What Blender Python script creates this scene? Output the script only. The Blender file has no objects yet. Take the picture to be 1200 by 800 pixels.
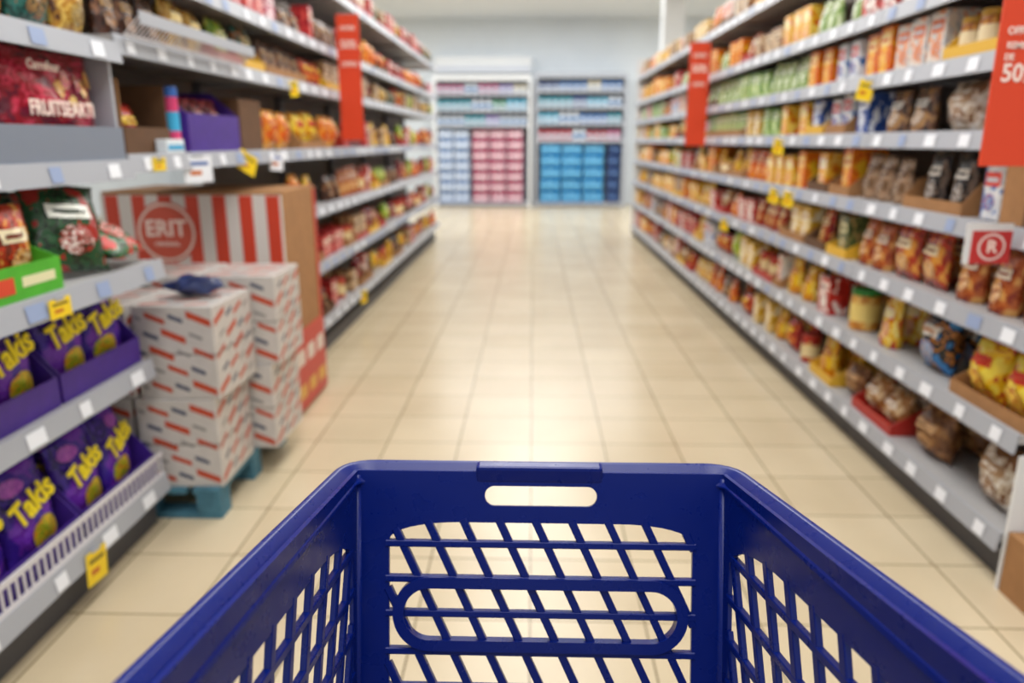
import bpy, bmesh, math, random
from mathutils import Vector, Matrix
from mathutils.geometry import tessellate_polygon
S = bpy.context.scene
COL = S.collection
R = math.radians
rng = random.Random(7)
S.view_settings.view_transform = 'Standard'

# ------------------------------------------------------------------ colour + materials
def C(h):
    h = h.lstrip('#'); v = [int(h[i:i+2], 16)/255 for i in (0, 2, 4)]
    return tuple((c/12.92 if c <= .04045 else ((c+.055)/1.055)**2.4) for c in v) + (1,)
def mat(name, col, rough=.5, metal=0, noise=0.0, nscale=20, coat=0, emit=0):
    m = bpy.data.materials.new(name); m.use_nodes = True
    nt = m.node_tree; b = nt.nodes['Principled BSDF']
    c = C(col) if isinstance(col, str) else col
    b.inputs['Base Color'].default_value = c
    b.inputs['Roughness'].default_value = rough; b.inputs['Metallic'].default_value = metal
    b.inputs['Coat Weight'].default_value = coat
    if emit:
        b.inputs['Emission Color'].default_value = c; b.inputs['Emission Strength'].default_value = emit
    if noise:
        n = nt.nodes.new('ShaderNodeTexNoise'); n.inputs['Scale'].default_value = nscale
        r = nt.nodes.new('ShaderNodeValToRGB')
        r.color_ramp.elements[0].color = tuple(max(0, x*(1-noise)) for x in c[:3])+(1,)
        r.color_ramp.elements[1].color = tuple(min(1, x*(1+noise)) for x in c[:3])+(1,)
        r.color_ramp.elements[0].position = .3; r.color_ramp.elements[1].position = .7
        t = nt.nodes.new('ShaderNodeTexCoord')
        nt.links.new(t.outputs['Object'], n.inputs['Vector'])
        nt.links.new(n.outputs['Fac'], r.inputs['Fac']); nt.links.new(r.outputs['Color'], b.inputs['Base Color'])
    return m
_pm = {}
def pack_mat(c1, c2, c3, scale=3.6, rough=.33, stretch=(1, 1, 1), bump=0):
    k = (c1, c2, c3, scale, stretch, bump)
    if k in _pm: return _pm[k]
    m = bpy.data.materials.new('printed_pack'); m.use_nodes = True
    nt = m.node_tree; b = nt.nodes['Principled BSDF']; b.inputs['Roughness'].default_value = rough
    t = nt.nodes.new('ShaderNodeTexCoord'); mp = nt.nodes.new('ShaderNodeMapping')
    mp.inputs['Scale'].default_value = stretch; mp.inputs['Location'].default_value = (rng.random()*9, rng.random()*9, rng.random()*9)
    nt.links.new(t.outputs['Generated'], mp.inputs['Vector'])
    v = nt.nodes.new('ShaderNodeTexNoise'); v.inputs['Scale'].default_value = scale; v.inputs['Detail'].default_value = 2.5
    nt.links.new(mp.outputs['Vector'], v.inputs['Vector'])
    r = nt.nodes.new('ShaderNodeValToRGB'); r.color_ramp.interpolation = 'CONSTANT'
    e = r.color_ramp.elements; e[0].color = C(c2); e[0].position = 0
    e[1].color = C(c1); e[1].position = .44
    x = e.new(.55); x.color = C(c3)
    x = e.new(.62); x.color = C(c1)
    nt.links.new(v.outputs['Fac'], r.inputs['Fac']); nt.links.new(r.outputs['Color'], b.inputs['Base Color'])
    if bump:
        n = nt.nodes.new('ShaderNodeTexNoise'); n.inputs['Scale'].default_value = 24; n.inputs['Detail'].default_value = 2; n.inputs['Distortion'].default_value = 1.5
        bp = nt.nodes.new('ShaderNodeBump'); bp.inputs['Strength'].default_value = bump; bp.inputs['Distance'].default_value = .012
        nt.links.new(t.outputs['Object'], n.inputs['Vector']); nt.links.new(n.outputs['Fac'], bp.inputs['Height']); nt.links.new(bp.outputs['Normal'], b.inputs['Normal'])
        b.inputs['Roughness'].default_value = .24
    _pm[k] = m; return m
_fm = {}
def flat(c, rough=.45):
    if c not in _fm: _fm[c] = mat('print_ink', c, rough)
    return _fm[c]

M = dict(
 lip=mat('rail_plastic', '#a9adb6', .4), shelf=mat('shelf_enamel', '#acabac', .4, noise=.03),
 lipd=mat('rail_dark', '#7d8696', .45), upright=mat('upright_steel', '#7a7b80', .45, .3),
 back=mat('back_steel', '#7c746d', .6, noise=.04), plinth=mat('plinth_grey', '#55555a', .6),
 tag=mat('tag_paper', '#eef2fa', .5), tag2=mat('tag_blue', '#93a4c8', .5), yellow=mat('yellow_card', '#f4d21c', .5),
 ink=mat('dark_ink', '#8a7420', .6), white=mat('white_paint', '#e6e8ea', .5), cardboard=mat('cardboard', '#a2754a', .8, noise=.08),
 dcard=mat('dark_cardboard', '#64452c', .8, noise=.1), red=mat('red_board', '#e2451f', .5), redtext=mat('white_print', '#ffe9e0', .5),
 purple=mat('purple_card', '#47288e', .45, noise=.12), pallet=mat('teal_wood', '#47788c', .75, noise=.18, nscale=30),
 wire=mat('white_wire', '#d6d4da', .4), green=mat('green_card', '#4fb02c', .5, noise=.1), steel=mat('chrome_steel', '#b9bcc2', .25, .9),
 rubber=mat('grey_rubber', '#3a3a3c', .7), wall=mat('wall_paint', '#e3eaf1', .8, noise=.02, nscale=2), ceil=mat('ceiling_paint', '#e8edf2', .9),
 lamp=mat('lamp_glow', '#ffffff', .5, emit=3), film=mat('navy_film', '#27335f', .3, noise=.3), casew=mat('case_white', '#c9c4c0', .35, noise=.05),
)
def cart_material():
    m = bpy.data.materials.new('blue_plastic'); m.use_nodes = True; nt = m.node_tree; b = nt.nodes['Principled BSDF']
    b.inputs['Base Color'].default_value = C('#001a70')
    b.inputs['IOR'].default_value = 1.42
    n = nt.nodes.new('ShaderNodeTexNoise'); n.inputs['Scale'].default_value = 700; bp = nt.nodes.new('ShaderNodeBump')
    bp.inputs['Strength'].default_value = .1; bp.inputs['Distance'].default_value = .0005
    n2 = nt.nodes.new('ShaderNodeTexNoise'); n2.inputs['Scale'].default_value = 40; n2.inputs['Detail'].default_value = 6
    mr = nt.nodes.new('ShaderNodeMapRange'); mr.inputs['To Min'].default_value = .2; mr.inputs['To Max'].default_value = .38
    t = nt.nodes.new('ShaderNodeTexCoord'); nt.links.new(t.outputs['Object'], n.inputs['Vector']); nt.links.new(t.outputs['Object'], n2.inputs['Vector'])
    nt.links.new(n2.outputs['Fac'], mr.inputs['Value']); nt.links.new(mr.outputs['Result'], b.inputs['Roughness'])
    nt.links.new(n.outputs['Fac'], bp.inputs['Height']); nt.links.new(bp.outputs['Normal'], b.inputs['Normal'])
    return m
M['cart'] = cart_material()
def floor_material():
    m = bpy.data.materials.new('beige_floor_tiles'); m.use_nodes = True; nt = m.node_tree; b = nt.nodes['Principled BSDF']
    t = nt.nodes.new('ShaderNodeTexCoord'); mp = nt.nodes.new('ShaderNodeMapping')
    T = .33
    mp.inputs['Location'].default_value = (T*60, -2.221+T*60, 0)
    nt.links.new(t.outputs['Object'], mp.inputs['Vector'])
    br = nt.nodes.new('ShaderNodeTexBrick'); br.offset = 0; br.squash = 1
    br.inputs['Scale'].default_value = 1; br.inputs['Brick Width'].default_value = T; br.inputs['Row Height'].default_value = T
    br.inputs['Mortar Size'].default_value = .0034; br.inputs['Mortar Smooth'].default_value = .2; br.inputs['Bias'].default_value = 0
    br.inputs['Color1'].default_value = C('#d8c8aa'); br.inputs['Color2'].default_value = C('#d0bfa0'); br.inputs['Mortar'].default_value = C('#8a7a5c')
    nt.links.new(mp.outputs['Vector'], br.inputs['Vector'])
    n = nt.nodes.new('ShaderNodeTexNoise'); n.inputs['Scale'].default_value = 2.5; n.inputs['Detail'].default_value = 5
    nt.links.new(t.outputs['Object'], n.inputs['Vector'])
    mx = nt.nodes.new('ShaderNodeMix'); mx.data_type = 'RGBA'; mx.blend_type = 'MULTIPLY'; mx.inputs[0].default_value = .35
    r = nt.nodes.new('ShaderNodeValToRGB'); r.color_ramp.elements[0].color = (.75, .72, .68, 1); r.color_ramp.elements[1].color = (1, 1, 1, 1)
    r.color_ramp.elements[0].position = .3; r.color_ramp.elements[1].position = .65
    nt.links.new(n.outputs['Fac'], r.inputs['Fac']); nt.links.new(br.outputs['Color'], mx.inputs[6]); nt.links.new(r.outputs['Color'], mx.inputs[7])
    nt.links.new(mx.outputs[2], b.inputs['Base Color'])
    b.inputs['Roughness'].default_value = .25
    return m
M['floor'] = floor_material()

# ------------------------------------------------------------------ mesh helpers
class MB:
    def __init__(s): s.v = []; s.f = []
    def add(s, vs, fs):
        o = len(s.v); s.v += [tuple(p) for p in vs]; s.f += [tuple(i+o for i in f) for f in fs]; return s
    def box(s, x0, x1, y0, y1, z0, z1):
        return s.add([(x0,y0,z0),(x1,y0,z0),(x1,y1,z0),(x0,y1,z0),(x0,y0,z1),(x1,y0,z1),(x1,y1,z1),(x0,y1,z1)],
            [(0,3,2,1),(4,5,6,7),(0,1,5,4),(1,2,6,5),(2,3,7,6),(3,0,4,7)])
    def tube(s, pts, r, n=10, closed=False):
        pts = [Vector(p) for p in pts]; vs = []; N = len(pts)
        for i, p in enumerate(pts):
            a = pts[(i-1) % N] if (closed or i > 0) else p; b = pts[(i+1) % N] if (closed or i < N-1) else p
            t = (b-a).normalized(); up = Vector((0,0,1)) if abs(t.z) < .9 else Vector((0,1,0))
            u = t.cross(up).normalized(); w = t.cross(u)
            for k in range(n):
                q = 2*math.pi*k/n; vs.append(p+u*math.cos(q)*r+w*math.sin(q)*r)
        fs = []
        for i in range(N if closed else N-1):
            for k in range(n):
                a = i*n+k; b = i*n+(k+1) % n; c = ((i+1) % N)*n+(k+1) % n; d = ((i+1) % N)*n+k; fs.append((a, b, c, d))
        if not closed: fs += [tuple(range(n)), tuple(range((N-1)*n, N*n))[::-1]]
        return s.add(vs, fs)
    def lathe(s, prof, n=16, c=(0,0,0)):
        vs = []; fs = []
        for r, z in prof:
            for k in range(n):
                q = 2*math.pi*k/n; vs.append((c[0]+r*math.cos(q), c[1]+r*math.sin(q), c[2]+z))
        for i in range(len(prof)-1):
            for k in range(n): fs.append((i*n+k, i*n+(k+1) % n, (i+1)*n+(k+1) % n, (i+1)*n+k))
        fs += [tuple(range(n))[::-1], tuple(range((len(prof)-1)*n, len(prof)*n))]
        return s.add(vs, fs)
    def wheel(s, c, r, w, n=20):
        vs = []; 
        for x, rr in ((-w/2, r*.85), (-w/2*.7, r), (w/2*.7, r), (w/2, r*.85)):
            for k in range(n): q = 2*math.pi*k/n; vs.append((c[0]+x, c[1]+rr*math.cos(q), c[2]+rr*math.sin(q)))
        fs = [(i*n+k, i*n+(k+1) % n, (i+1)*n+(k+1) % n, (i+1)*n+k) for i in range(3) for k in range(n)]
        fs += [tuple(range(n))[::-1], tuple(range(3*n, 4*n))]
        return s.add(vs, fs)
    def build(s, name, m, parent=None, bevel=0, smooth=False, off=None):
        me = bpy.data.meshes.new(name)
        vs = s.v if off is None else [(p[0]-off[0], p[1]-off[1], p[2]-off[2]) for p in s.v]
        me.from_pydata(vs, [], s.f)
        bm = bmesh.new(); bm.from_mesh(me); bmesh.ops.recalc_face_normals(bm, faces=bm.faces)
        if bevel: bmesh.ops.bevel(bm, geom=list(bm.edges), offset=bevel, segments=2, affect='EDGES', profile=.6)
        bm.to_mesh(me); bm.free()
        if smooth:
            for p in me.polygons: p.use_smooth = True
        me.materials.append(m)
        o = bpy.data.objects.new(name, me); COL.objects.link(o)
        if parent: o.parent = parent
        return o
def tag(o, label, cat, group=None, kind=None):
    o['label'] = label; o['category'] = cat
    if group: o['group'] = group
    if kind: o['kind'] = kind
    return o
def thing(name, label, cat, loc=(0,0,0), rz=0, group=None):
    o = bpy.data.objects.new(name, None); COL.objects.link(o); o.location = loc; o.rotation_euler = (0,0,rz)
    o.empty_display_size = .05
    return tag(o, label, cat, group)
def struct(o): o['kind'] = 'structure'; return o
def copy_tree(o, parent=None):
    c = o.copy(); COL.objects.link(c)
    if parent: c.parent = parent
    for ch in [x for x in o.children]: copy_tree(ch, c)
    return c
_tm = {}
def text(s, size, m, parent, loc, ext=.001, sx=1, name='lettering', rot=0, fat=.02):
    k = (s, size, sx, ext)
    if k not in _tm:
        cu = bpy.data.curves.new('t', 'FONT'); cu.body = s; cu.size = size; cu.extrude = ext; cu.align_x = 'CENTER'; cu.align_y = 'CENTER'; cu.offset = size*fat
        cu.resolution_u = 3
        ob = bpy.data.objects.new('t', cu); COL.objects.link(ob); bpy.context.view_layer.update()
        me = bpy.data.meshes.new_from_object(ob.evaluated_get(bpy.context.evaluated_depsgraph_get()))
        me.transform(Matrix.Rotation(R(90), 4, 'X') @ Matrix.Diagonal((sx, 1, 1, 1)))
        bpy.data.objects.remove(ob); me.materials.clear(); me.materials.append(m); _tm[k] = me
    o = bpy.data.objects.new(name, _tm[k]); COL.objects.link(o); o.parent = parent; o.location = loc; o.rotation_euler = (0, rot, 0)
    return o
def disc(name, m, parent, c, r, t=.002, n=28):
    vs = [(c[0]+r*math.cos(2*math.pi*k/n), c[1]+y, c[2]+r*math.sin(2*math.pi*k/n)) for y in (-t, 0) for k in range(n)]
    fs = [tuple(range(n)), tuple(range(n, 2*n))[::-1]]+[(k, (k+1) % n, n+(k+1) % n, n+k) for k in range(n)]
    return MB().add(vs, fs).build(name, m, parent)

# ------------------------------------------------------------------ room
struct(MB().box(-8, 8, -3, 18, -.1, 0).build('floor', M['floor']))
struct(MB().box(-8, 8, -3, 18, 3.8, 3.9).build('ceiling', M['ceil']))
struct(MB().box(-8, 8, 16.75, 16.9, 0, 3.8).build('wall_back', M['wall']))
struct(MB().box(-8.1, -8, -3, 16.75, 0, 3.8).build('wall_left', M['wall']))
struct(MB().box(8, 8.1, -3, 16.75, 0, 3.8).build('wall_right', M['wall']))
struct(MB().box(2.02, 2.34, 12.6, 12.95, 0, 3.8).build('column_1', M['white']))  # free-standing white column at the back, beyond the right shelving
ords = ['first','second','third','fourth','fifth','sixth','seventh','eighth','ninth','tenth','eleventh','twelfth','thirteenth','fourteenth','fifteenth','sixteenth','seventeenth','eighteenth','nineteenth','twentieth']
ords += ['twenty-'+o for o in ords[:9]]+['thirtieth']+['thirty-'+o for o in ords[:9]]

# ------------------------------------------------------------------ shelving bays; front faces local -Y
def bay(label, loc, rz, L, levels, name='shelving_bay', zt=2.42, depth=.5, end=None, skip_back_low=False, group=None, tagn=6, backm=None):
    t = thing(name, label, 'shelving', loc, rz, group)
    h = L/2-.004
    MB().box(-h, h, depth-.02, depth, .02 if not skip_back_low else 1.2, zt-.04).build('back_panel', backm or M['back'], t)
    MB().box(-h, -h+.03, depth-.06, depth-.021, 0, zt).build('upright', M['upright'], t)
    MB().box(h-.03, h, depth-.06, depth-.021, 0, zt).build('upright', M['upright'], t)
    if not skip_back_low: MB().box(-h, h, .06, depth-.07, 0, .09).build('plinth', M['plinth'], t)
    for i, (z, fo) in enumerate(levels):
        mb = MB().box(-h, h, fo+.006, depth-.062, z+.005, z+.03)
        for sx in (-1, 1):
            x0 = sx*(h-.001); x1 = sx*(h-.004)
            ys, ye = fo+.05, depth-.065
            mb.add([(x0,ys,z+.004),(x0,ye,z+.004),(x0,ye,z-.022),(x0,ys,z-.012),(x1,ys,z+.004),(x1,ye,z+.004),(x1,ye,z-.022),(x1,ys,z-.012)],
                   [(0,1,2,3),(7,6,5,4),(0,4,5,1),(1,5,6,2),(2,6,7,3),(3,7,4,0)])
        s = mb.build('shelf', M['shelf'], t)
        MB().add([(-h,fo-.006,z-.028),(h,fo-.006,z-.028),(h,fo+.004,z+.034),(-h,fo+.004,z+.034),(-h,fo+.002,z-.028),(h,fo+.002,z-.028),(h,fo+.010,z+.034),(-h,fo+.010,z+.034)],
            [(0,1,2,3),(7,6,5,4),(0,4,5,1),(1,5,6,2),(2,6,7,3),(3,7,4,0)]).build('price_rail', M['lip'], s)
        n = tagn
        for k in range(n):
            x = -h+L*(k+.5)/n+rng.uniform(-.05, .05)*L/n*2; w = rng.choice([.026, .032, .038])
            yb = fo-.0075
            MB().add([(x-w,yb,z-.02),(x+w,yb,z-.02),(x+w,yb+.0068,z+.022),(x-w,yb+.0068,z+.022)], [(0,1,2,3)]).build('price_tag', M['tag'] if rng.random() < .7 else M['tag2'], s)
    return t
LX, RX = -1.30, 1.43
ZR = [.15, .47, .775, 1.06, 1.34, 1.58, 1.83, 2.16]
ZL = [.22, .577, .92, 1.265, 1.63, 1.89, 2.26]
ZN = [.16, .585, .93, 1.25, 1.6, 1.9, 2.26]
RB = 1.27
b0 = bay('grey shelving bay at the near end of the right run', (RX, 2.1+RB/2, 0), R(-90), RB, [(z, 0) for z in ZR])
MB().box(RB/2+.001, RB/2+.012, .012, .48, 0, .44).build('end_panel', M['white'], b0)
proto = None
for k in range(1, 7):
    lab = f'{ords[k]} grey shelving bay from the near end of the right run'
    if proto is None: proto = bay(lab, (RX, 2.1+RB*(k+.5), 0), R(-90), RB, [(z, 0) for z in ZR])
    else:
        c = copy_tree(proto); c.location = (RX, 2.1+RB*(k+.5), 0); c['label'] = lab
        if k == 6: MB().box(-RB/2-.015, -RB/2-.001, .0, .5, 0, 2.42).build('end_panel', M['white'], c)
bn = bay('near grey shelving bay on the left holding the purple snack trays', (LX, 1.785, 0), R(90), 1.32,
    [(ZN[0], 0), (ZN[1], 0), (ZN[2], -.075), (ZN[3], -.015), (ZN[4], -.02), (ZN[5], .03), (ZN[6], .05)], tagn=5)
wb = MB()
for i in range(46):
    x = -.64+i*.0284; wb.box(x-.0038, x+.0038, .008, .012, ZN[0]+.032, ZN[0]+.115)
wb.box(-.648, .648, .007, .013, ZN[0]+.103, ZN[0]+.12); wb.box(-.648, .648, .007, .013, ZN[0]+.032, ZN[0]+.046)
wb.build('slotted_guard', M['wire'], bn)
bay('left shelving bay with open lower half over the pallet of cases', (LX, 3.285, 0), R(90), 1.67, [(z, 0) for z in ZL[3:]], skip_back_low=True, tagn=8)
proto = None
for k in range(5):
    lab = f'{ords[k]} grey shelving bay beyond the pallet in the left run'
    y = 4.125+1.28*(k+.5)
    if proto is None: proto = bay(lab, (LX, y, 0), R(90), 1.28, [(z, 0) for z in ZL])
    else: c = copy_tree(proto); c.location = (LX, y, 0); c['label'] = lab

# ------------------------------------------------------------------ products
def bag_surf(w, d, h, kind, seed=0):
    def f(u, v, back=False):
        side = max(0, 1-abs(u)**2.6)**.6
        if kind == 'bag': p = max(0, math.sin(math.pi*min(1, max(0, (v-.05)/.9))))**.5
        else: p = (max(0, .93-v)/.93)**.55*min(1, .8+v*1.5) if v < .93 else 0
        t = d/2*p*side*.93+.0015
        wr = d*.045*(math.sin(7*u+14*v+seed+(2 if back else 0))+.6*math.sin(-11*u+9*v*v*3+seed*2))*p*side
        zz = .0018*math.sin(u*26) if v > .95 or (kind == 'bag' and v < .04) else 0
        y = (t+wr) if back else (-t-wr)
        return (u*w/2*(1-.07*p+.025*math.sin(v*17+seed)), y+zz, h*v)
    return f
def bag_mb(w, d, h, kind, nu=10, nv=12, seed=0):
    f = bag_surf(w, d, h, kind, seed); mb = MB(); vs = []
    for j in range(nv+1):
        v = j/nv
        for i in range(nu+1): vs.append(f(-1+2*i/nu, v))
    o = len(vs)
    for j in range(nv+1):
        v = j/nv
        for i in range(nu+1): vs.append(f(-1+2*i/nu, v, True))
    n = nu+1; fs = []
    for j in range(nv):
        for i in range(nu):
            a = j*n+i; fs.append((a, a+1, a+n+1, a+n)); fs.append((o+a, o+a+n, o+a+n+1, o+a+1))
    for j in range(nv):
        fs.append((j*n, (j+1)*n, o+(j+1)*n, o+j*n)); a = j*n+nu; fs.append((a, o+a, o+a+n, a+n))
    for i in range(nu):
        fs.append((i, o+i, o+i+1, i+1)); a = nv*n+i; fs.append((a, a+1, o+a+1, o+a))
    return mb.add(vs, fs)
def patch_mb(w, d, h, kind, u0, u1, v0, v1, off=.0025, n=8, seed=0):
    f = bag_surf(w, d, h, kind, seed); vs = []
    for j in range(n+1):
        for i in range(n+1):
            x, y, z = f(u0+(u1-u0)*i/n, v0+(v1-v0)*j/n); vs.append((x, y-off, z))
    return MB().add(vs, [(j*(n+1)+i, j*(n+1)+i+1, (j+1)*(n+1)+i+1, (j+1)*(n+1)+i) for j in range(n) for i in range(n)])
def blob_mb(w, d, h, kind, cu, cv, ru, rv, off=.0035, seed=0, n=12):
    f = bag_surf(w, d, h, kind, seed); vs = []
    for k in (0, .5, 1):
        for i in range(n):
            a = 2*math.pi*i/n; x, y, z = f(max(-.97, min(.97, cu+ru*k*math.cos(a))), max(.03, min(.97, cv+rv*k*math.sin(a)))); vs.append((x, y-off, z))
    fs = [(n*j+i, n*j+(i+1) % n, n*(j+1)+(i+1) % n, n*(j+1)+i) for j in range(2) for i in range(n)]
    return MB().add(vs, fs)
DS = {
 'rusk': ('orange-brown rusk pouch with cream band', 'snack_pouch', 'pouch', 'pouch', .135,.10,.215, '#b9602a','#e0a65a','#8a3018','#e9dcc8'),
 'redrusk': ('red and gold biscuit pouch', 'snack_pouch', 'pouch', 'pouch', .13,.10,.20, '#a8281e','#dca04a','#7c1414','#f0d9a8'),
 'darkgreen': ('dark green and tan cracker box', 'cracker_box', 'box', 'box', .11,.12,.19, '#5a6a3c','#b99b62','#3c4426','#d8cfa0'),
 'creamyellow': ('cream and yellow flour pack', 'flour_pack', 'pack', 'pack', .12,.10,.2, '#e6be34','#f2e8cc','#c8902c','#f6efe0'),
 'yellowbag': ('yellow snack bag with red print', 'snack_bag', 'bag', 'bag', .19,.12,.22, '#ecbc14','#f4dc50','#b83a1c','#c2281a'),
 'blackblue': ('black snack bag with blue and orange print', 'snack_bag', 'bag', 'bag', .19,.13,.25, '#1c1d22','#2f7cc0','#c27a34','#e8e2da'),
 'yellowred': ('yellow and red pasta pack', 'pasta_pack', 'pack', 'pouch', .13,.10,.22, '#e8b21c','#c0241c','#f4e48a','#f4eccc'),
 'greentub': ('green lidded tub with orange label', 'food_tub', 'tub', 'tub', .13,.13,.2, '#d89a3c','#e8c070','#b86a24','#e9cf7a'),
 'yellowbox': ('yellow and orange biscuit box', 'biscuit_box', 'box', 'box', .12,.14,.18, '#ecb422','#dc5c1c','#f8e480','#f8efcf'),
 'paper': ('white and brown paper bread bag', 'bread_bag', 'bag', 'bag', .20,.13,.22, '#cbb9a4','#7c5434','#ece6de','#a88462'),
 'brown': ('brown paper bread bag', 'bread_bag', 'bag', 'bag', .2,.14,.2, '#7c4f2c','#a87848','#5a3518','#caa074'),
 'croissant': ('clear bag of golden pastries', 'pastry_bag', 'bag', 'bag', .17,.12,.17, '#b07a46','#e0c49c','#8c5628','#efe3d2'),
 'yellowpack': ('bright yellow cake pack', 'cake_pack', 'pack', 'pouch', .14,.10,.2, '#f0c41e','#d88a1c','#fae890','#b8301c'),
 'redcan': ('red tin with cream label', 'food_tin', 'tin', 'jar', .10,.10,.15, '#bc2a1f','#d8b060','#8e1a14','#e9d4a0'),
 'blackwhite': ('black coffee pouch with white label', 'coffee_pouch', 'pouch', 'pouch', .135,.09,.215, '#221e1e','#6a5648','#100c0a','#eeeae4'),
 'brownpaper': ('tan paper coffee pouch', 'coffee_pouch', 'pouch', 'pouch', .13,.09,.2, '#94745a','#6c523a','#b89c80','#5c3c28'),
 'orangebox': ('orange and yellow cereal box', 'cereal_box', 'box', 'box', .11,.16,.21, '#ea801a','#f6c428','#d05014','#fae6a0'),
 'yelloworange': ('golden yellow cereal box', 'cereal_box', 'box', 'box', .12,.16,.19, '#f2b024','#e47a20','#f8dc80','#ffffff'),
 'orange': ('deep orange snack pouch', 'snack_pouch', 'pouch', 'pouch', .13,.09,.2, '#d8541a','#f0a034','#a8301c','#f8dcb0'),
 'darkbread': ('brown snack pouch with white label', 'snack_pouch', 'pouch', 'pouch', .15,.10,.19, '#74503a','#b48a5c','#3c3230','#eeece8'),
 'bluebox': ('blue and white sugar box', 'sugar_box', 'box', 'box', .11,.12,.19, '#3458a8','#e6ecf6','#1e3c80','#eef2f8'),
 'green': ('green and white tea box', 'tea_box', 'box', 'box', .12,.12,.17, '#6aa038','#c8dc88','#3a7a24','#eef6dc'),
 'whitebox': ('white and orange breakfast box', 'breakfast_box', 'box', 'box', .11,.12,.2, '#e4ddd2','#e4802c','#b4b8c0','#d8662a'),
 'whiteblue': ('white and blue cream carton', 'drink_carton', 'carton', 'pack', .1,.1,.2, '#e8eaec','#4c78b8','#c4cad4','#d84030'),
 'greyplant': ('pale green snack pouch', 'snack_pouch', 'pouch', 'pouch', .12,.08,.19, '#98b468','#e4ecc8','#568038','#f0f2e0'),
 'redbox': ('crimson biscuit box', 'biscuit_box', 'box', 'box', .12,.13,.19, '#bc1e2a','#dc5048','#80141c','#f4e0cc'),
 'redwhite': ('red and white cracker box', 'cracker_box', 'box', 'box', .15,.10,.2, '#c8281e','#f0e8e0','#8c1814','#f4ece4'),
 'maroon': ('maroon chocolate bag', 'chocolate_bag', 'bag', 'bag', .15,.09,.21, '#7c1c2c','#b8484c','#4c1018','#e4b8a0'),
 'gold': ('gold and brown chocolate bag', 'chocolate_bag', 'bag', 'bag', .15,.09,.2, '#b8822c','#5c3420','#e4c060','#f0dca0'),
 'darkchoc': ('dark brown chocolate pack', 'chocolate_pack', 'pack', 'pouch', .12,.08,.17, '#4c2c20','#8c5c3c','#2c1810','#b8905c'),
 'tealbag': ('teal snack bag with brown print', 'snack_bag', 'bag', 'bag', .16,.10,.2, '#2c6c64','#8c5a34','#1c4440','#c8b078'),
 'orangebag': ('amber orange sweet bag', 'sweet_bag', 'bag', 'bag', .16,.09,.21, '#ec9424','#d8581c','#f8c860','#b8341c'),
 'redyellow': ('red snack bag with yellow label', 'snack_bag', 'bag', 'bag', .15,.09,.2, '#bc2420','#e87c28','#8c1414','#f6d034'),
 'brownbox': ('brown and cream biscuit carton', 'biscuit_box', 'box', 'box', .13,.14,.18, '#8a5c38','#cfae84','#5c3820','#e6d2b0'),
 'pinkbox': ('pink and white wafer box', 'wafer_box', 'box', 'box', .12,.12,.18, '#c8506c','#f0d0d4','#8c2840','#f6e8ea'),
 'honey': ('amber jar with golden lid', 'food_jar', 'jar', 'jar', .085,.085,.15, '#a8641f','#d09840','#7c4014','#f0e0b8'),
 'limebag': ('lime green crisp bag', 'crisp_bag', 'bag', 'bag', .16,.10,.21, '#88b028','#d8dc60','#487c1c','#f0e8b0'),
 'greenwhite': ('dark green snack bag', 'snack_bag', 'bag', 'bag', .24,.08,.25, '#1f4a2a','#a02820','#132c18','#e9ebe4'),
 'redgreen': ('red and green snack bag', 'snack_bag', 'bag', 'bag', .23,.08,.23, '#2c6434','#c42c20','#163c1c','#e0d8cc'),
 'redorange': ('red and orange snack bag', 'snack_bag', 'bag', 'bag', .18,.08,.23, '#b8381c','#e09c44','#6c2414','#eadcb8'),
}
PROTO = {}
def make_product(key):
    look, node, cat, kind, w, d, h, c1, c2, c3, cl = DS[key]
    t = thing(node, look, cat)
    sd = rng.uniform(0, 6)
    if kind in ('bag', 'pouch'):
        bag_mb(w, d, h, kind, seed=sd).build('wrapper', pack_mat(c1, c2, c3, bump=.5), t, smooth=True)
        cu = rng.uniform(-.15, .15)
        patch_mb(w, d, h, kind, -.6, .6, .58, .74, seed=sd).build('printed_label', flat(cl), t, smooth=True)
        blob_mb(w, d, h, kind, cu, .34, .5, .17, seed=sd).build('printed_picture', pack_mat(c2, c3, cl, 6), t, smooth=True)
        patch_mb(w, d, h, kind, -.45, .4, .635, .68, .004, 4, seed=sd).build('printed_line', flat(c3), t, smooth=True)
    elif kind in ('box', 'pack'):
        MB().box(-w/2, w/2, -d/2, d/2, 0, h).build('carton', pack_mat(c1, c2, c3), t, bevel=.003 if kind == 'box' else .012)
        MB().box(-w*.38, w*.38, -d/2-.0012, -d/2, h*.6, h*.84).build('printed_label', flat(cl), t)
        MB().box(-w*.30, w*.26, -d/2-.002, -d/2-.0013, h*.67, h*.75).build('printed_line', flat(c3), t)
        disc('printed_picture', pack_mat(c2, c3, cl, 6), t, (rng.uniform(-.08, .08)*w, -d/2-.0003, h*.32), w*.3, .0012, 14)
        if kind == 'box': MB().box(-w*.46, w*.46, -d*.1, d*.46, h, h+.0015).build('top_flap', flat(c1), t)
    else:
        r = w/2; body = pack_mat(c1, c2, c3)
        MB().lathe([(r*.9,0),(r,.006),(r,h*.78),(r*.93,h*.84),(r*.86,h*.86)]).build('body', body, t, smooth=False)
        MB().lathe([(r*.95,h*.861),(r*.97,h*.87),(r*.97,h*.98),(r*.92,h)]).build('lid', flat('#2e8a3c' if kind == 'tub' else ('#b8301f' if key == 'redcan' else '#c8a03c')), t)
        MB().lathe([(r*1.01,h*.22),(r*1.012,h*.24),(r*1.012,h*.64),(r*1.01,h*.66)]).build('printed_label', flat(cl), t)
    return t
def get(key):
    if key not in PROTO: PROTO[key] = make_product(key); return PROTO[key]
    return copy_tree(PROTO[key])
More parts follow.
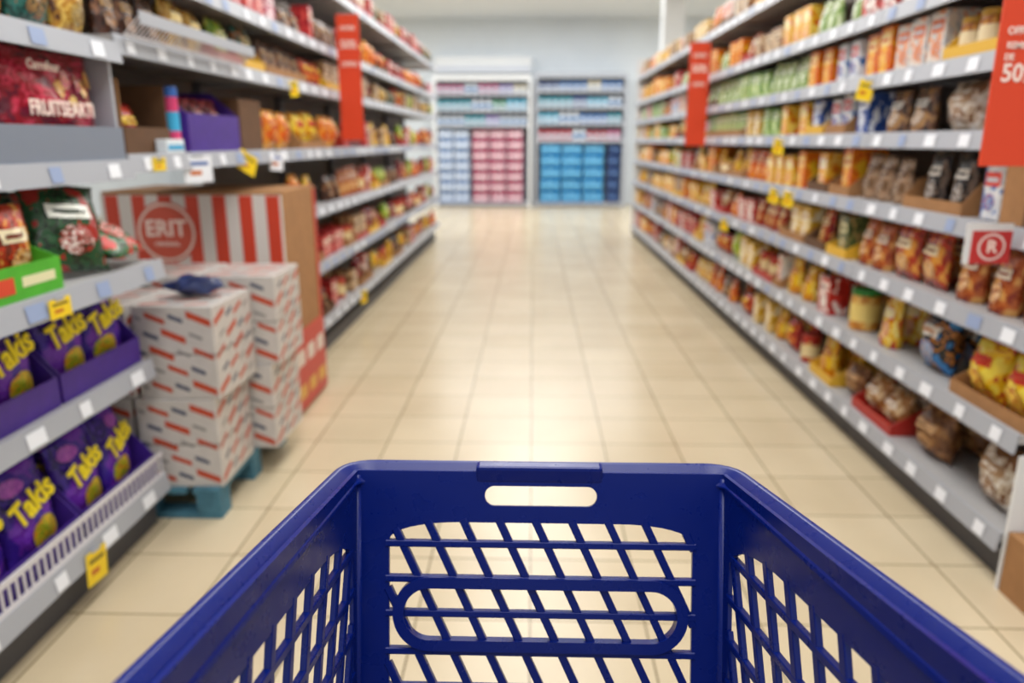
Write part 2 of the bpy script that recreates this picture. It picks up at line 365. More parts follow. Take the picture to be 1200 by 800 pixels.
def place(key, loc, rz, label, group=None, sc=1, tilt=0, sw=1):
    o = get(key); o.location = loc; o.rotation_euler = (tilt, 0, rz); o.scale = (sw, sw, sc); o['label'] = label; o['category'] = DS[key][2]
    if group: o['group'] = group
    elif 'group' in o: del o['group']
    return o
def tray(label, loc, L, D, Hb, Hf, m, name='cardboard_tray', rz=R(90), group=None):
    t = thing(name, label, 'tray', loc, rz, group); h = L/2; th = .004
    MB().box(-h, h, 0, D, 0, th).build('base', m, t)
    MB().box(-h, h, 0, th, th, Hf).build('front_wall', m, t)
    MB().box(-h, h, D-th, D, th, Hb).build('back_wall', m, t)
    for s in (-1, 1):
        x0, x1 = (s*h, s*(h-th))
        MB().add([(x0,th,th),(x0,D-th,th),(x0,D-th,Hb),(x0,D*.45,Hb),(x0,th,Hf),(x1,th,th),(x1,D-th,th),(x1,D-th,Hb),(x1,D*.45,Hb),(x1,th,Hf)],
            [(0,1,2,3,4),(9,8,7,6,5),(0,5,6,1),(1,6,7,2),(2,7,8,3),(3,8,9,4),(4,9,5,0)]).build('side_wall', m, t)
    return t
TM = [M['cardboard'], M['dcard'], M['cardboard'], flat('#b02a20'), flat('#e0b030')]
TW = ['brown', 'dark brown', 'plain brown', 'red', 'yellow']
def run(side, X, z, gap, y0, y1, key, label, rows=1, trayp=.0, sw=1):
    look, node, cat, kind, w, d, h = DS[key][:7]
    w *= sw; d *= sw
    n = max(1, int((y1-y0-.02)/(w+.006)))
    L = y1-y0; maxd = .42; zz = 0
    if n == 1 and w > L-.02: sw *= (L-.02)/w; w = L-.02
    rr = [r for r in range(rows) if .035+(r+1)*(d+.012) <= maxd] or [0]
    if rng.random() < trayp:
        ti = rng.randrange(5)
        D = .015+len(rr)*(d+.022)
        if .028+D < .43:
            zz = .0045
            tray(f'{TW[ti]} card tray under the '+label.split(', ')[-1], (X+side*.024, (y0+y1)/2, z+.0305), L-.004, D, min(.12, gap*.4), .045, TM[ti], rz=R(-90*side))
    s = min(1, (gap-.06)/h); step = (L-.012)/n
    back = .015 if zz else 0
    hv = rng.choice([1, 1, .9, .78]) if sw != 1 else 1
    for r in rr:
        for i in range(n):
            if r == 0 and n > 2 and rng.random() < .05: continue
            slack = max(0, step-w)*.3
            y = y0+.006+(i+.5)*step+rng.uniform(-slack, slack)
            x = X+side*(.035+back*.3+d/2+r*(d+.016)+rng.uniform(0, .014))
            place(key, (x, y, z+.0305+zz), R(-90*side)+rng.uniform(-.07, .07), label, ('row of '+look+'s, '+label.split(', ')[-1]) if n*len(rr) > 1 else None, s*hv*rng.uniform(.9, 1), 0, sw)
def stock(side, X, Zs, gaps, specs, fills, yend, word, lvl0=0, rows=(2,2,2,1,1,1,1,1), trayp=.35):
    for li, z in enumerate(Zs):
        last = None; cnt = 0
        items = [s+(1,) for s in specs[li]]
        y = items[-1][1]
        while y < yend-.2:
            L = rng.choice([.17, .3, .3, .42, .45, .6]); L = min(L, yend-y)
            if yend-(y+L) < .2: L = yend-y
            ch = rng.choice([f for f in fills[li] if f != last]); last = ch
            items.append((y, y+L-.015, ch, rng.choice([.82, .95, 1.1, 1.22]))); y += L
        for (a, b, key, sw) in items:
            lab = f'{DS[key][0]}, {ords[cnt]} batch along the {ords[li+lvl0]} {word} shelf up'; cnt += 1
            run(side, X, z, gaps[li], a, b-.01, key, lab, rows[li] if a < 5.5 else 1, trayp if a < 8 else 0, sw)
warm = ['yellowred','orangebox','yelloworange','orange','rusk','redrusk','yellowbox','brownbox','honey','creamyellow','whitebox','darkbread','redyellow','croissant','redwhite','yellowpack','redbox','whiteblue','blackwhite','limebag']
gr = [ZR[i+1]-ZR[i] for i in range(7)]+[.3]
spR = [
 [(2.12,2.55,'paper'),(2.57,2.87,'brown'),(2.89,3.28,'croissant'),(3.3,3.5,'brown'),(3.52,3.82,'yellowpack'),(3.84,4.08,'redcan'),(4.1,4.4,'redyellow')],
 [(2.11,2.54,'yellowbag'),(2.56,2.97,'blackblue'),(2.99,3.28,'yellowred'),(3.3,3.6,'greentub'),(3.62,3.92,'redwhite'),(3.94,4.4,'yellowpack')],
 [(2.12,2.7,'rusk'),(2.72,3.14,'redorange'),(3.16,3.5,'rusk'),(3.52,3.77,'darkgreen'),(3.79,4.07,'redrusk'),(4.09,4.5,'creamyellow')],
 [(2.42,2.6,'whiteblue'),(2.62,3.05,'blackwhite'),(3.07,3.55,'brownpaper'),(3.57,3.82,'orangebox'),(3.84,4.12,'yelloworange'),(4.14,4.4,'orangebox'),(4.42,4.9,'yellowbox'),(4.92,5.4,'orange')],
 [(2.12,2.62,'darkbread'),(2.64,2.95,'paper'),(2.97,3.4,'darkbread'),(3.42,3.67,'bluebox'),(3.69,3.95,'whiteblue'),(3.97,4.22,'bluebox'),(4.24,4.7,'yellowbox'),(4.72,5.1,'green'),(5.12,5.5,'creamyellow'),(5.52,6.6,'green')],
 [(2.12,2.5,'redwhite'),(2.52,2.9,'honey'),(2.92,3.3,'whitebox'),(3.32,3.6,'orangebox'),(3.62,3.95,'whiteblue'),(3.97,4.3,'orangebox'),(4.32,5.0,'greyplant'),(5.02,5.7,'green'),(5.72,6.4,'greyplant')],
 [(2.12,2.7,'greyplant'),(2.72,3.3,'whitebox'),(3.32,3.7,'redwhite'),(3.72,4.3,'greyplant'),(4.32,4.8,'yellowbox')],
 [(2.12,4.0,'creamyellow'),(4.02,5,'greyplant')],
]
flR = [warm+['paper','croissant'], warm+['redcan'], warm, warm+['green'], ['green','greyplant','limebag','yellowbox','creamyellow','whitebox','whiteblue'], ['greyplant','whitebox','green','orangebox','pinkbox','rusk','whiteblue'], ['whitebox','orangebox','redbox','greyplant','yellowbox','rusk','brownbox','whiteblue'], ['creamyellow','whitebox','yellowpack','brownbox','orange']]
stock(1, RX, ZR, gr, spR, flR, 10.95, 'right-hand')
gl = [ZL[i+1]-ZL[i] for i in range(6)]+[.3]
red = ['redyellow','maroon','redbox','orangebag','gold','brownbox','yellowpack','rusk','redcan','yellowbag','orange','darkchoc','redwhite','limebag']
spL = [[(4.14,4.47,'brownbox')],[(4.14,4.45,'redrusk')],[(4.14,4.5,'orangebag')]]
stock(-1, LX, ZL[:3], gl[:3], spL, [red, red+['tealbag'], red], 10.5, 'left-hand', rows=(2,2,1))
spL2 = [[(3.86,4.38,'orangebag'),(4.4,4.9,'yellowbag'),(4.92,5.4,'orangebag')],[(2.47,2.9,'darkchoc'),(2.92,3.3,'gold'),(3.32,3.6,'limebag'),(3.62,3.9,'tealbag'),(3.92,4.6,'darkchoc')],[(2.47,3.0,'maroon'),(3.02,3.4,'darkchoc'),(3.42,4,'redbox')],[(2.47,3.4,'maroon')]]
stock(-1, LX, ZL[3:], gl[3:], spL2, [red, ['tealbag','darkchoc','gold','maroon','redyellow','limebag','brownbox','whiteblue'], ['maroon','redbox','pinkbox','redyellow','darkchoc','brownbox','orangebag'], ['redbox','maroon','gold','brownbox','tealbag']], 10.5, 'left-hand', lvl0=3, rows=(1,1,1,1), trayp=.2)

# ------------------------------------------------------------------ near left bay contents (front faces +X)
violet = pack_mat('#43259e', '#7030b4', '#26146c', 2.6, bump=.8)
_pb = []
def purple_bag(label, loc, rz, group, tilt=0, i=0):
    if len(_pb) < 2:
        t = thing('snack_bag', label, 'bag'); sd = 1.3+len(_pb)*2.1; q = len(_pb)
        w, d, h = .205, .085, .275
        bag_mb(w, d, h, 'bag', 14, 16, sd).build('wrapper', violet, t, smooth=True)
        blob_mb(w, d, h, 'bag', .25-.4*q, .25, .55, .17, .003, sd, 16).build('printed_picture', pack_mat('#d8c42c', '#7c9c24', '#e0601c', 7), t, smooth=True)
        blob_mb(w, d, h, 'bag', -.35+.6*q, .84, .42, .08, .003, sd, 12).build('printed_picture', pack_mat('#c868d0', '#8c2cb0', '#5a2a90', 6), t, smooth=True)
        text('Takis', .098, flat('#f6e020'), t, (.0, -.0475, .172), .002, .78, rot=R(-16), fat=.03)
        _pb.append(t); o = t
    else: o = copy_tree(_pb[i % 2])
    o.location = loc; o.rotation_euler = (tilt, rng.uniform(-.06, .06), rz); o['label'] = label; o['group'] = group; return o
for li, z, wd in ((1, ZN[1], 'middle'), (0, ZN[0], 'bottom')):
    for j, (yc, nm) in enumerate(((2.205, 'far'), (1.755, 'near'), (1.32, 'nearest'))):
        tray(f'purple card tray at the {nm} end of the {wd} shelf, left front bay', (LX-.03, yc, z+.031), .435, .32, .25, .085, M['purple'], group=None)
        for r in range(2):
            for s in (-1, 1):
                purple_bag(f'purple snack bag with yellow lettering in the {nm} tray, {wd} left shelf', (LX-.03-.066-.125*r, yc+s*.105, z+.044), R(90)+rng.uniform(-.1, .1), f'purple snack bags in the {nm} tray of the {wd} shelf', tilt=R(-rng.uniform(2, 9)), i=r+(s > 0)+j)
tray_g = tray('green card tray of red bags on the jutting left shelf', (LX+.045, 1.76, ZN[2]+.031), .38, .26, .13, .085, M['green'])
MB().box(-.17, .0, -.0012, -.0002, .02, .06).build('printed_band', flat('#d8482c'), tray_g); MB().box(.03, .16, -.0012, -.0002, .03, .055).build('printed_band', flat('#e8e4b8'), tray_g)
for i, yc in enumerate((1.668, 1.852)):
    place(('redgreen', 'redorange')[i], (LX-.03, yc, ZN[2]+.037), R(90), ['green and red bag at near end of the green tray','red and orange snack bag at far end of the green tray'][i], None, .95, 0, (.75, .95)[i])
place('redorange', (LX-.27, 1.6, ZN[2]+.031), R(90), 'red and orange snack bag behind the green tray')
o = place('greenwhite', (LX+.0, 2.075, ZN[2]+.052), R(70), 'dark green snack bag with white label leaning beside the green tray', None, 1.0); o.rotation_euler = (R(-16), R(7), R(70))
o = place('redgreen', (LX-.02, 2.28, ZN[2]+.086), R(100), 'red and green snack bag lying flat by the end of the jutting shelf'); o.rotation_euler = (R(-64), 0, R(98)); o.location = (LX+.045, 2.315, ZN[2]+.07); o.scale = (1, 1.2, .95)
o = place('redorange', (LX-.29, 2.08, ZN[2]+.031), R(90), 'red and orange snack bag standing at the back of the jutting shelf')
o = place('greenwhite', (LX-.34, 2.315, ZN[2]+.031), R(90), 'dark green snack bag at the back corner of the jutting shelf', None, .9, 0, .9)
# display tray with fruit packs
t = thing('display_tray', 'grey metal display tray holding the big red pack, left shelf', 'tray', (LX+.005, 1.985, ZN[3]+.031), R(90))
MB().box(-.44, .44, 0, .012, 0, .10).build('front_fascia', M['lipd'], t)
MB().box(.425, .44, .012, .34, 0, .30).build('side_panel', M['lip'], t)
MB().box(-.44, -.425, .012, .34, 0, .30).build('side_panel', M['lip'], t)
MB().box(-.425, .425, .012, .34, 0, .008).build('base', M['lipd'], t)
rp = thing('fruit_pack', 'big glossy burgundy fruit pack with white lettering in the grey display tray', 'pack', (LX-.08, 2.185, ZN[3]+.04), R(90))
bag_mb(.46, .11, .295, 'bag', 18, 14, 2).build('wrapper', pack_mat('#a2142c', '#701030', '#d83c5c', 7, bump=.5), rp, smooth=True)
text('FRUITSEARTI', .056, M['redtext'], rp, (-.015, -.062, .135), .001, .93)
text('Carrefour', .034, M['redtext'], rp, (-.08, -.062, .245), .001, 1)
for i, c in enumerate(('#e8a83c', '#d85a80', '#e8c46c', '#c83a70', '#f0b44c', '#b83058', '#e8a040')):
    blob_mb(.46, .11, .295, 'bag', 0+i*.13, .64+.13*math.sin(i*2.3), .085, .09, .004, 2).build('fruit_print', pack_mat(c, '#7c1030', '#e8d080', 6), rp, smooth=True)
for i, c in enumerate(('#d85a80', '#e8a83c', '#c83a70', '#e8c46c', '#8c1c4c')):
    blob_mb(.46, .11, .295, 'bag', -.8+i*.38, .2+.04*math.sin(i*3), .12, .06, .004, 2).build('fruit_print', pack_mat(c, '#7c1030', '#f0c060', 6), rp, smooth=True)
rp2 = copy_tree(rp); rp2.location = (LX-.08, 1.72, ZN[3]+.04); rp2['label'] = 'second big burgundy fruit pack, nearer end of the grey display tray'
for i, yc in enumerate((1.25, 1.42, 1.6, 1.78, 1.96, 2.14, 2.32)):
    k = ['gold', 'tealbag'][i % 2]
    place(k, (LX-.07, yc, ZN[4]+.031), R(90), f'{DS[k][0]}, {ords[i]} along the top visible left front shelf', None, .95)
# pallet bay shelf
t = thing('open_carton', 'dark open cardboard carton beside the pink and blue tube', 'box', (LX-.05, 2.70, ZL[3]+.031), R(90))
MB().box(-.16, .16, .0, .006, 0, .09).build('front_wall', M['dcard'], t); MB().box(-.16, .16, .25, .256, 0, .24).build('back_wall', M['dcard'], t)
MB().box(-.16, -.154, .006, .25, 0, .24).build('side_wall', M['cardboard'], t); MB().box(.154, .16, .006, .25, 0, .24).build('side_wall', M['dcard'], t)
MB().box(-.154, .154, .006, .25, 0, .005).build('base', M['dcard'], t)
place('redyellow', (LX-.12, 2.64, ZL[3]+.038), R(90), 'small red and yellow bag inside the dark open carton', None, .8)
t = thing('sweet_tube', 'tall pink and blue sweet tube before the purple carton', 'tube', (LX-.07, 2.93, ZL[3]+.031), R(90))
MB().lathe([(.026,0),(.027,.004),(.027,.2),(.026,.204)]).build('tube_body', flat('#e0447c'), t, smooth=False)
MB().lathe([(.0275,.08),(.0275,.15)]).build('printed_band', flat('#3fb0e0'), t); MB().lathe([(.028,.204),(.028,.235),(.025,.24)]).build('cap', flat('#3a70c8'), t)
t = thing('white_box', 'low white and blue box in front of the open carton', 'box', (LX-.025, 2.80, ZL[3]+.031), R(90))
MB().box(-.07, .07, -.02, .02, 0, .05).build('carton', flat('#dfe8f0'), t, bevel=.003); MB().box(-.06, .06, -.0212, -.02, .012, .03).build('printed_label', flat('#3fa8d8'), t)
tray('purple card tray on the left shelf beside the sweet tube', (LX-.04, 3.26, ZL[3]+.031), .52, .26, .25, .15, M['purple'])
for i in range(3): place('maroon', (LX-.14, 3.1+.16*i, ZL[3]+.037), R(90), 'maroon chocolate bag standing in the purple tray by the tube', 'maroon bags in the purple tray', 1)
t = thing('carton', 'plain brown carton between purple tray and amber bags', 'box', (LX-.15, 3.68, ZL[3]+.031), R(90))
MB().box(-.14, .14, -.11, .12, 0, .23).build('carton_body', M['dcard'], t, bevel=.004); MB().box(-.02, .02, -.112, .12, .2301, .2315).build('tape', M['cardboard'], t)
t = thing('wire_tray', 'white wire tray clipped to the left shelf above the tube', 'rack', (LX+.06, 3.0, ZL[4]+.035), R(90))
mb = MB()
for i in range(40): mb.tube([(-.5+i*.0256, 0, .05), (-.5+i*.0256, .05, 0)], .0025, 5)
mb.tube([(-.5, 0, .05), (.5, 0, .05)], .004, 6); mb.tube([(-.5, .05, 0), (.5, .05, 0)], .004, 6); mb.build('wire_grid', M['wire'], t)
MB().box(-.5, .5, -.006, -.001, .03, .07).build('front_rail', M['lip'], t)

# ------------------------------------------------------------------ pallet and cases
PX = -1.43
t = thing('pallet', 'teal painted wooden pallet under the white and orange cases', 'pallet', (PX, 2.84, 0), 0)
for i in range(3):
    y = -.33+.33*i
    MB().box(-.30, .30, y-.045, y+.045, 0, .018).build('bottom_board', M['pallet'], t, bevel=.002)
    for x in (-.255, 0, .255): MB().box(x-.045, x+.045, y-.045, y+.045, .0185, .095).build('block', M['pallet'], t, bevel=.003)
for i in range(5):
    x = -.25+i*.125; MB().box(x-.05, x+.05, -.375, .375, .096, .118).build('deck_board', M['pallet'], t, bevel=.002)
pos = ['near aisle corner', 'near inner corner', 'far aisle corner', 'far inner corner']
def case_prints(hw, hd, hh):
    out = {'orange': MB(), 'grey': MB(), 'navy': MB()}
    def quad(mb, face, a, b, c, d):
        e = .0006
        if face == 'x': P = [(hw+e, q[0], q[1]) for q in (a, b, c, d)]
        elif face == 'y': P = [(-q[0], -hd-e, q[1]) for q in (a, b, c, d)]
        else: P = [(q[0], q[1]-hh/2, hh+e) for q in (a, b, c, d)]
        mb.add(P, [(0,1,2,3)])
    seq = ['orange', 'navy', 'orange', 'grey']
    for face, W, H0, H1 in (('x', hd, .012, hh-.012), ('y', hw, .012, hh-.012), ('z', hw*.95, hh/2-hd*.93, hh/2+hd*.93)):
        rows = int((H1-H0)/.052)
        for r in range(rows):
            zc = H0+(r+.5)*(H1-H0)/rows; u = -W+.008+(.035 if r % 2 else 0); k = r
            while u < W-.02:
                L = (.085, .05, .07, .045)[k % 4]; L = min(L, W-.010-u); th = (.024, .015, .018, .012)[k % 4]; sl = .016*L/.08
                if L > .015: quad(out[seq[k % 4]], face, (u, zc-sl-th/2), (u+L, zc+sl-th/2), (u+L+.0, zc+sl+th/2), (u, zc-sl+th/2))
                u += L+.014; k += 1
    return out
for lv in range(2):
    for j in range(2):
        for i in range(2):
            hh = .335 if j == 0 else .355
            lab = f'{"lower" if lv == 0 else "upper"} white and orange printed case at the {pos[j*2+i]} of the pallet'
            o = thing('display_case', lab, 'case', (PX+.162-.304*i+(.03 if lv else 0)+(.085 if j else 0), 2.647+j*.368+(.008 if lv else 0), .1185+lv*(hh+.002)), R(((1.4, -.8), (-1.6, 1))[lv][j]))
            MB().box(-.143, .143, -.165, .165, 0, hh).build('carton', M['casew'], o, bevel=.004)
            for cn, mb in case_prints(.143, .165, hh).items():
                mb.build(f'{cn}_print', flat({'orange': '#c0492a', 'grey': '#8d8a8a', 'navy': '#47506a'}[cn]), o)
            MB().box(-.1431, .1436, -.1656, .1651, hh*.485, hh*.50).build('edge_line', flat('#8f8985'), o)
o = thing('film_wrap', 'crumpled navy plastic film on top of the pallet cases', 'film', (-1.22, 2.66, .7938), .3)
bm_ = bmesh.new(); bmesh.ops.create_icosphere(bm_, subdivisions=3, radius=.055)
for v in bm_.verts:
    k = 1+.35*math.sin(v.co.x*90)*math.sin(v.co.y*70+1)*math.cos(v.co.z*60); v.co = Vector((v.co.x*1.7*k, v.co.y*k*1.1, v.co.z*.6*k))
mn = min(v.co.z for v in bm_.verts)
for v in bm_.verts: v.co.z -= mn
me = bpy.data.meshes.new('film_sheet'); bm_.to_mesh(me); bm_.free(); me.materials.append(M['film'])
fo = bpy.data.objects.new('film_sheet', me); COL.objects.link(fo); fo.parent = o

# striped display behind
t = thing('display_carton', 'large cardboard display with red and white striped header behind the pallet', 'display', (-1.575, 3.46, 0), 0)
MB().box(-.42, .42, .012, .55, .01, 1.115).build('carton_body', M['cardboard'], t, bevel=.004)
MB().box(-.42, .42, 0, .0115, .74, 1.10).build('header_board', flat('#ded8d4'), t)
for i in range(7):
    x = -.40+i*.125; MB().box(x, x+.062, -.0015, 0, .742, 1.098).build('red_stripe', flat('#d04228'), t)
disc('round_badge', flat('#d05038'), t, (-.125, -.002, .93), .142)
disc('badge_ring', flat('#f2dcd2'), t, (-.125, -.0042, .93), .134, .0005); disc('badge_face', flat('#d0553f'), t, (-.125, -.005, .93), .122, .0005)
text('ERIT', .105, M['redtext'], t, (-.125, -.0065, .945), .0008, .95)
text('ORIGINAL', .026, M['redtext'], t, (-.125, -.0065, .875), .0008, 1)
MB().box(.4205, .426, .02, .54, .02, .42).build('red_side_board', flat('#c23828'), t)
MB().box(.4205, .4245, .50, .54, .4205, 1.1).build('red_edge_strip', flat('#c23828'), t)
for i in range(3):
    MB().box(.4262, .427, .05+.17*i, .17+.17*i, .25, .33).build('white_print', flat('#dccdc2'), t)
    MB().box(.4262, .427, .05+.17*i, .17+.17*i, .08, .15).build('yellow_print', flat('#d8a23c'), t)

# ------------------------------------------------------------------ hanging tags and signs
def card(name, label, loc, rz, w, h, m, roll=0, cat='price tag', lines=True, txt=None):
    t = thing(name, label, cat, loc, 0); t.rotation_euler = (0, roll, rz)
    MB().box(-w/2, w/2, -.001, .001, -h, 0).build('card', m, t)
    MB().box(-w*.2, w*.2, -.002, .003, -.006, .004).build('clip', M['lip'], t)
    if lines:
        MB().box(-w*.36, w*.36, -.0016, -.001, -h*.36, -h*.22).build('printed_line', M['ink'] if m != M['tag'] else flat('#5070b0'), t)
        MB().box(-w*.3, w*.1, -.0016, -.001, -h*.72, -h*.55).build('printed_line', flat('#c86a1f'), t)
    return t
card('price_tag', 'yellow price tag on the jutting left shelf', (LX+.085, 1.86, ZN[2]+.02), R(90), .09, .05, M['yellow'])
card('price_tag', 'large yellow price tag hanging from the bottom left shelf', (LX+.010, 1.96, ZN[0]+.01), R(90), .1, .1, M['yellow'], roll=R(6))
card('price_tag', 'small yellow price tag under the dark open carton', (LX+.010, 2.63, ZL[3]+.02), R(90), .09, .045, M['yellow'])
card('price_tag', 'white price card hanging below the sweet tube', (LX+.012, 2.93, ZL[3]+.02), R(75), .16, .1, M['tag'])
card('price_tag', 'tilted yellow price tag hanging below the purple tray', (LX+.012, 3.48, ZL[3]+.02), R(70), .12, .09, M['yellow'], roll=R(25))
card('price_tag', 'white price card hanging left of the amber bags', (LX+.012, 3.85, ZL[3]+.02), R(70), .1, .09, M['tag'], roll=R(5))
card('price_tag', 'yellow price tag low on the left run beyond the display', (LX+.012, 5.6, ZL[0]+.02), R(60), .07, .1, M['yellow'])
card('price_tag', 'yellow tag hanging from the upper left shelf of dark packs', (LX+.012, 4.2, ZL[4]+.02), R(60), .06, .08, M['yellow'], roll=R(-10))
for y, z, l in ((4.25, ZR[3], 'nearer yellow tag hanging below the golden cereal boxes'), (4.5, ZR[3], 'farther yellow tag hanging below the golden cereal boxes'), (4.5, ZR[4], 'yellow tag hanging below the green tea boxes'), (5.6, ZR[2], 'yellow tag hanging from the third right shelf up'), (3.4, ZR[5], 'yellow tag hanging over the blue sugar boxes')):
    card('price_tag', l, (RX-.012, y, z+.01), R(-50), .07, .085, M['yellow'], roll=R(12))
def sign(label, x0, x1, y, z0, z1, items):
    t = thing('promotion_sign', label, 'sign', ((x0+x1)/2, y, z0), 0); w = (x1-x0)/2
    MB().box(-w, w, -.003, .003, 0, z1-z0).build('board', M['red'], t)
    MB().tube([(-w*.9, 0, z1-z0+.004), (w*.9, 0, z1-z0+.004)], .005, 8).build('hanging_rod', M['steel'], t)
    for s, sz, dx, dz in items: text(s, sz, M['redtext'], t, (dx, -.0045, dz), .001, .9)
    return t
sign('large red discount sign at the near end of the right shelves', 1.185, 1.44, 2.085, 1.275, 2.0, [('OFFRE', .026, -.075, .335), ('REMISE', .022, -.075, .30), ('DE', .022, -.095, .272), ('50%', .062, -.062, .232)])
sign('narrow red sign halfway along the right shelves', 1.25, 1.415, 6.45, 1.30, 2.1, [('50%', .08, 0, .6), ('REMISE', .04, 0, .7), ('OFFRE', .04, 0, .48)])
sign('narrow red sign halfway along the left shelves', -1.285, -1.135, 5.2, 1.345, 2.13, [('50%', .07, 0, .6), ('REMISE', .034, 0, .7), ('OFFRE', .04, 0, .48)])
t = thing('shelf_sign', 'small white card with red panel and ring on the right shelf end', 'sign', (1.355, 2.27, .985), 0)
MB().box(-.07, .065, -.002, .002, 0, .12).build('card', M['white'], t); MB().box(-.052, .065, -.003, -.002, .0, .098).build('red_panel', flat('#c22a2a'), t)
disc('white_ring', flat('#f0e4e0'), t, (.008, -.003, .05), .040, .0008); disc('red_disc', flat('#c22a2a'), t, (.008, -.0038, .05), .034, .0008)
text('R', .052, M['redtext'], t, (.008, -.0055, .05), .0008)
t = thing('carton', 'brown cardboard carton at the near end below the red sign', 'box', (RX+.17, 2.25, ZR[3]+.031), R(-90))
MB().box(-.14, .14, -.155, .16, 0, .2).build('carton_body', M['cardboard'], t, bevel=.004); MB().box(-.02, .02, -.157, -.1552, .0, .2).build('tape', M['dcard'], t)
t = thing('carton', 'brown cardboard carton on the floor at the right shelf end', 'box', (1.615, 1.93, 0), R(-90))
MB().box(-.155, .12, -.17, .2, 0, .2).build('carton_body', M['cardboard'], t, bevel=.004); MB().box(-.12, .12, -.02, .02, .2001, .2015).build('tape', M['dcard'], t)

# ------------------------------------------------------------------ back wall shelving
def wide_unit(label, x0, x1, Y, levels, zt, pm):
    t = thing('wall_shelving', label, 'shelving', ((x0+x1)/2, Y, 0), 0); w = (x1-x0)/2
    MB().box(-w+.05, w-.05, .55, .57, .02, zt-.1).build('back_panel', M['lipd'], t)
    for s in (-1, 1): MB().box(min(s*w, s*(w-.06)), max(s*w, s*(w-.06)), 0, .57, 0, zt).build('side_post', pm, t)
    MB().box(-w+.06, w-.06, 0, .57, zt-.09, zt).build('header', pm, t)
    for z in levels:
        s = MB().box(-w+.061, w-.061, .01, .549, z-.035, z).build('shelf', M['white'], t)
        MB().box(-w+.062, w-.062, 0, .009, z-.05, z+.01).build('price_rail', M['lip'], s)
    return t
wide_unit('white wall shelving holding pink and pale blue packs at the back', -2.06, -.04, 16.0, [.08, 1.66, 1.96, 2.28], 2.62, M['white'])
wide_unit('grey wall shelving holding bright blue packs at the back', .02, 1.9, 16.0, [.08, 1.36, 1.70, 2.02, 2.34], 2.66, M['lip'])
t = thing('wall_header', 'pale header board on the wall above the pink pack shelving', 'board', (-1.05, 16.45, 2.70), 0)
MB().box(-1.0, 1.0, 0, .29, 0, .32).build('board', M['white'], t); MB().box(-.98, .98, -.006, -.001, .04, .12).build('trim_strip', flat('#c8ccd8'), t)
_bc = {}
def bundle(label, x, z, w, h, c1, c2, group):
    k = (w, h, c1)
    if k not in _bc:
        t = thing('wrapped_pack', label, 'pack'); mb = MB()
        for i in range(3):
            cx = -w/2+w*(i+.5)/3; r = w/6
            for yy in (0, r*2): mb.lathe([(r*.8,0),(r*.98,.01),(r*.98,h-.01),(r*.8,h)], 12, (cx, yy, 0))
        mb.build('rolls', pack_mat(c1, c2, c1, 5), t, smooth=False)
        MB().box(-w*.46, w*.46, -w/6-.004, -w/6+.002, h*.35, h*.65).build('printed_label', flat(c2), t)
        _bc[k] = t; o = t
    else: o = copy_tree(_bc[k])
    o.location = (x+rng.uniform(-.008, .008), 16.12+rng.uniform(0, .05), z); o['label'] = label; o['group'] = group
for r in range(7):
    for c in range(2): bundle('pale blue wrapped pack stacked at the left of the back shelving', -1.82+c*.33, .082+r*.215, .31, .20, '#8fa9d0', '#d8e0ec', 'pale blue packs on the back shelving')
    for c in range(3): bundle('pink wrapped pack stacked in the middle of the back shelving', -1.1+c*.36, .082+r*.215, .33, .20, '#b03c64', '#e8d0d8', 'pink packs on the back shelving')
for r in range(5):
    for c in range(3): bundle('bright blue wrapped pack stacked on the right back shelving', .36+c*.45, .082+r*.245, .42, .235, '#2a84c0', '#6cb4dc', 'bright blue packs on the back shelving')
    bundle('navy wrapped pack at the right edge of the back shelving', 1.68, .082+r*.245, .24, .235, '#24386c', '#4a6898', 'navy packs on the back shelving')
_bo = {}
PAL = {'teal': '#2f98a8', 'pink': '#c05a84', 'white': '#dfe4ea', 'aqua': '#58b4d0', 'red': '#b83444', 'navy': '#2c4888', 'green': '#4c9c70', 'lilac': '#9c88c0', 'blue': '#3474b8', 'cream': '#dccfb0'}
def bottle(x, z, cn, row, sc=1):
    label = f'{cn} bottle on the {row}'; c1 = PAL[cn]
    if c1 not in _bo:
        t = thing('bottle', label, 'bottle')
        MB().lathe([(.05,0),(.058,.01),(.058,.16),(.045,.2),(.02,.225),(.02,.235)], 12).build('bottle_body', flat(c1), t)
        MB().lathe([(.024,.236),(.024,.262),(.02,.266)], 10).build('cap', flat('#dfe3e8'), t)
        MB().lathe([(.0585,.05),(.0585,.13)], 12).build('printed_label', flat('#d4dce6' if cn != 'white' else '#5c88b8'), t)
        _bo[c1] = t; o = t
    else: o = copy_tree(_bo[c1])
    o.location = (x, 16.12, z); o['label'] = label; o['group'] = f'{cn} bottles on the {row}'; o.scale = (1, 1, sc)
def brow(x0, z, cols, row, sc): 
    i = 0
    for cn, n in cols:
        s = rng.uniform(.8, 1)*sc
        for k in range(n): bottle(x0+i*.143, z, cn, row, s); i += 1
brow(-1.92, 1.661, [('white',4),('teal',3),('lilac',2),('white',4)], 'lower bottle shelf of the left back unit', .85)
brow(-1.92, 1.961, [('teal',5),('white',3),('green',2),('aqua',3)], 'middle bottle shelf of the left back unit', .95)
brow(-1.92, 2.281, [('pink',4),('white',2),('pink',3),('lilac',2),('cream',2)], 'topmost shelf of the left back unit', .85)
brow(.16, 1.361, [('red',5),('white',2),('red',3),('pink',2)], 'lowest bottle shelf of the right back unit', .95)
brow(.16, 1.701, [('aqua',3),('white',3),('blue',4),('teal',2)], 'second bottle shelf of the right back unit', .9)
brow(.16, 2.021, [('teal',5),('navy',2),('aqua',3),('white',2)], 'third bottle shelf of the right back unit', .9)
brow(.16, 2.341, [('navy',3),('blue',4),('cream',2),('blue',3)], 'topmost shelf of the right back unit', .75)

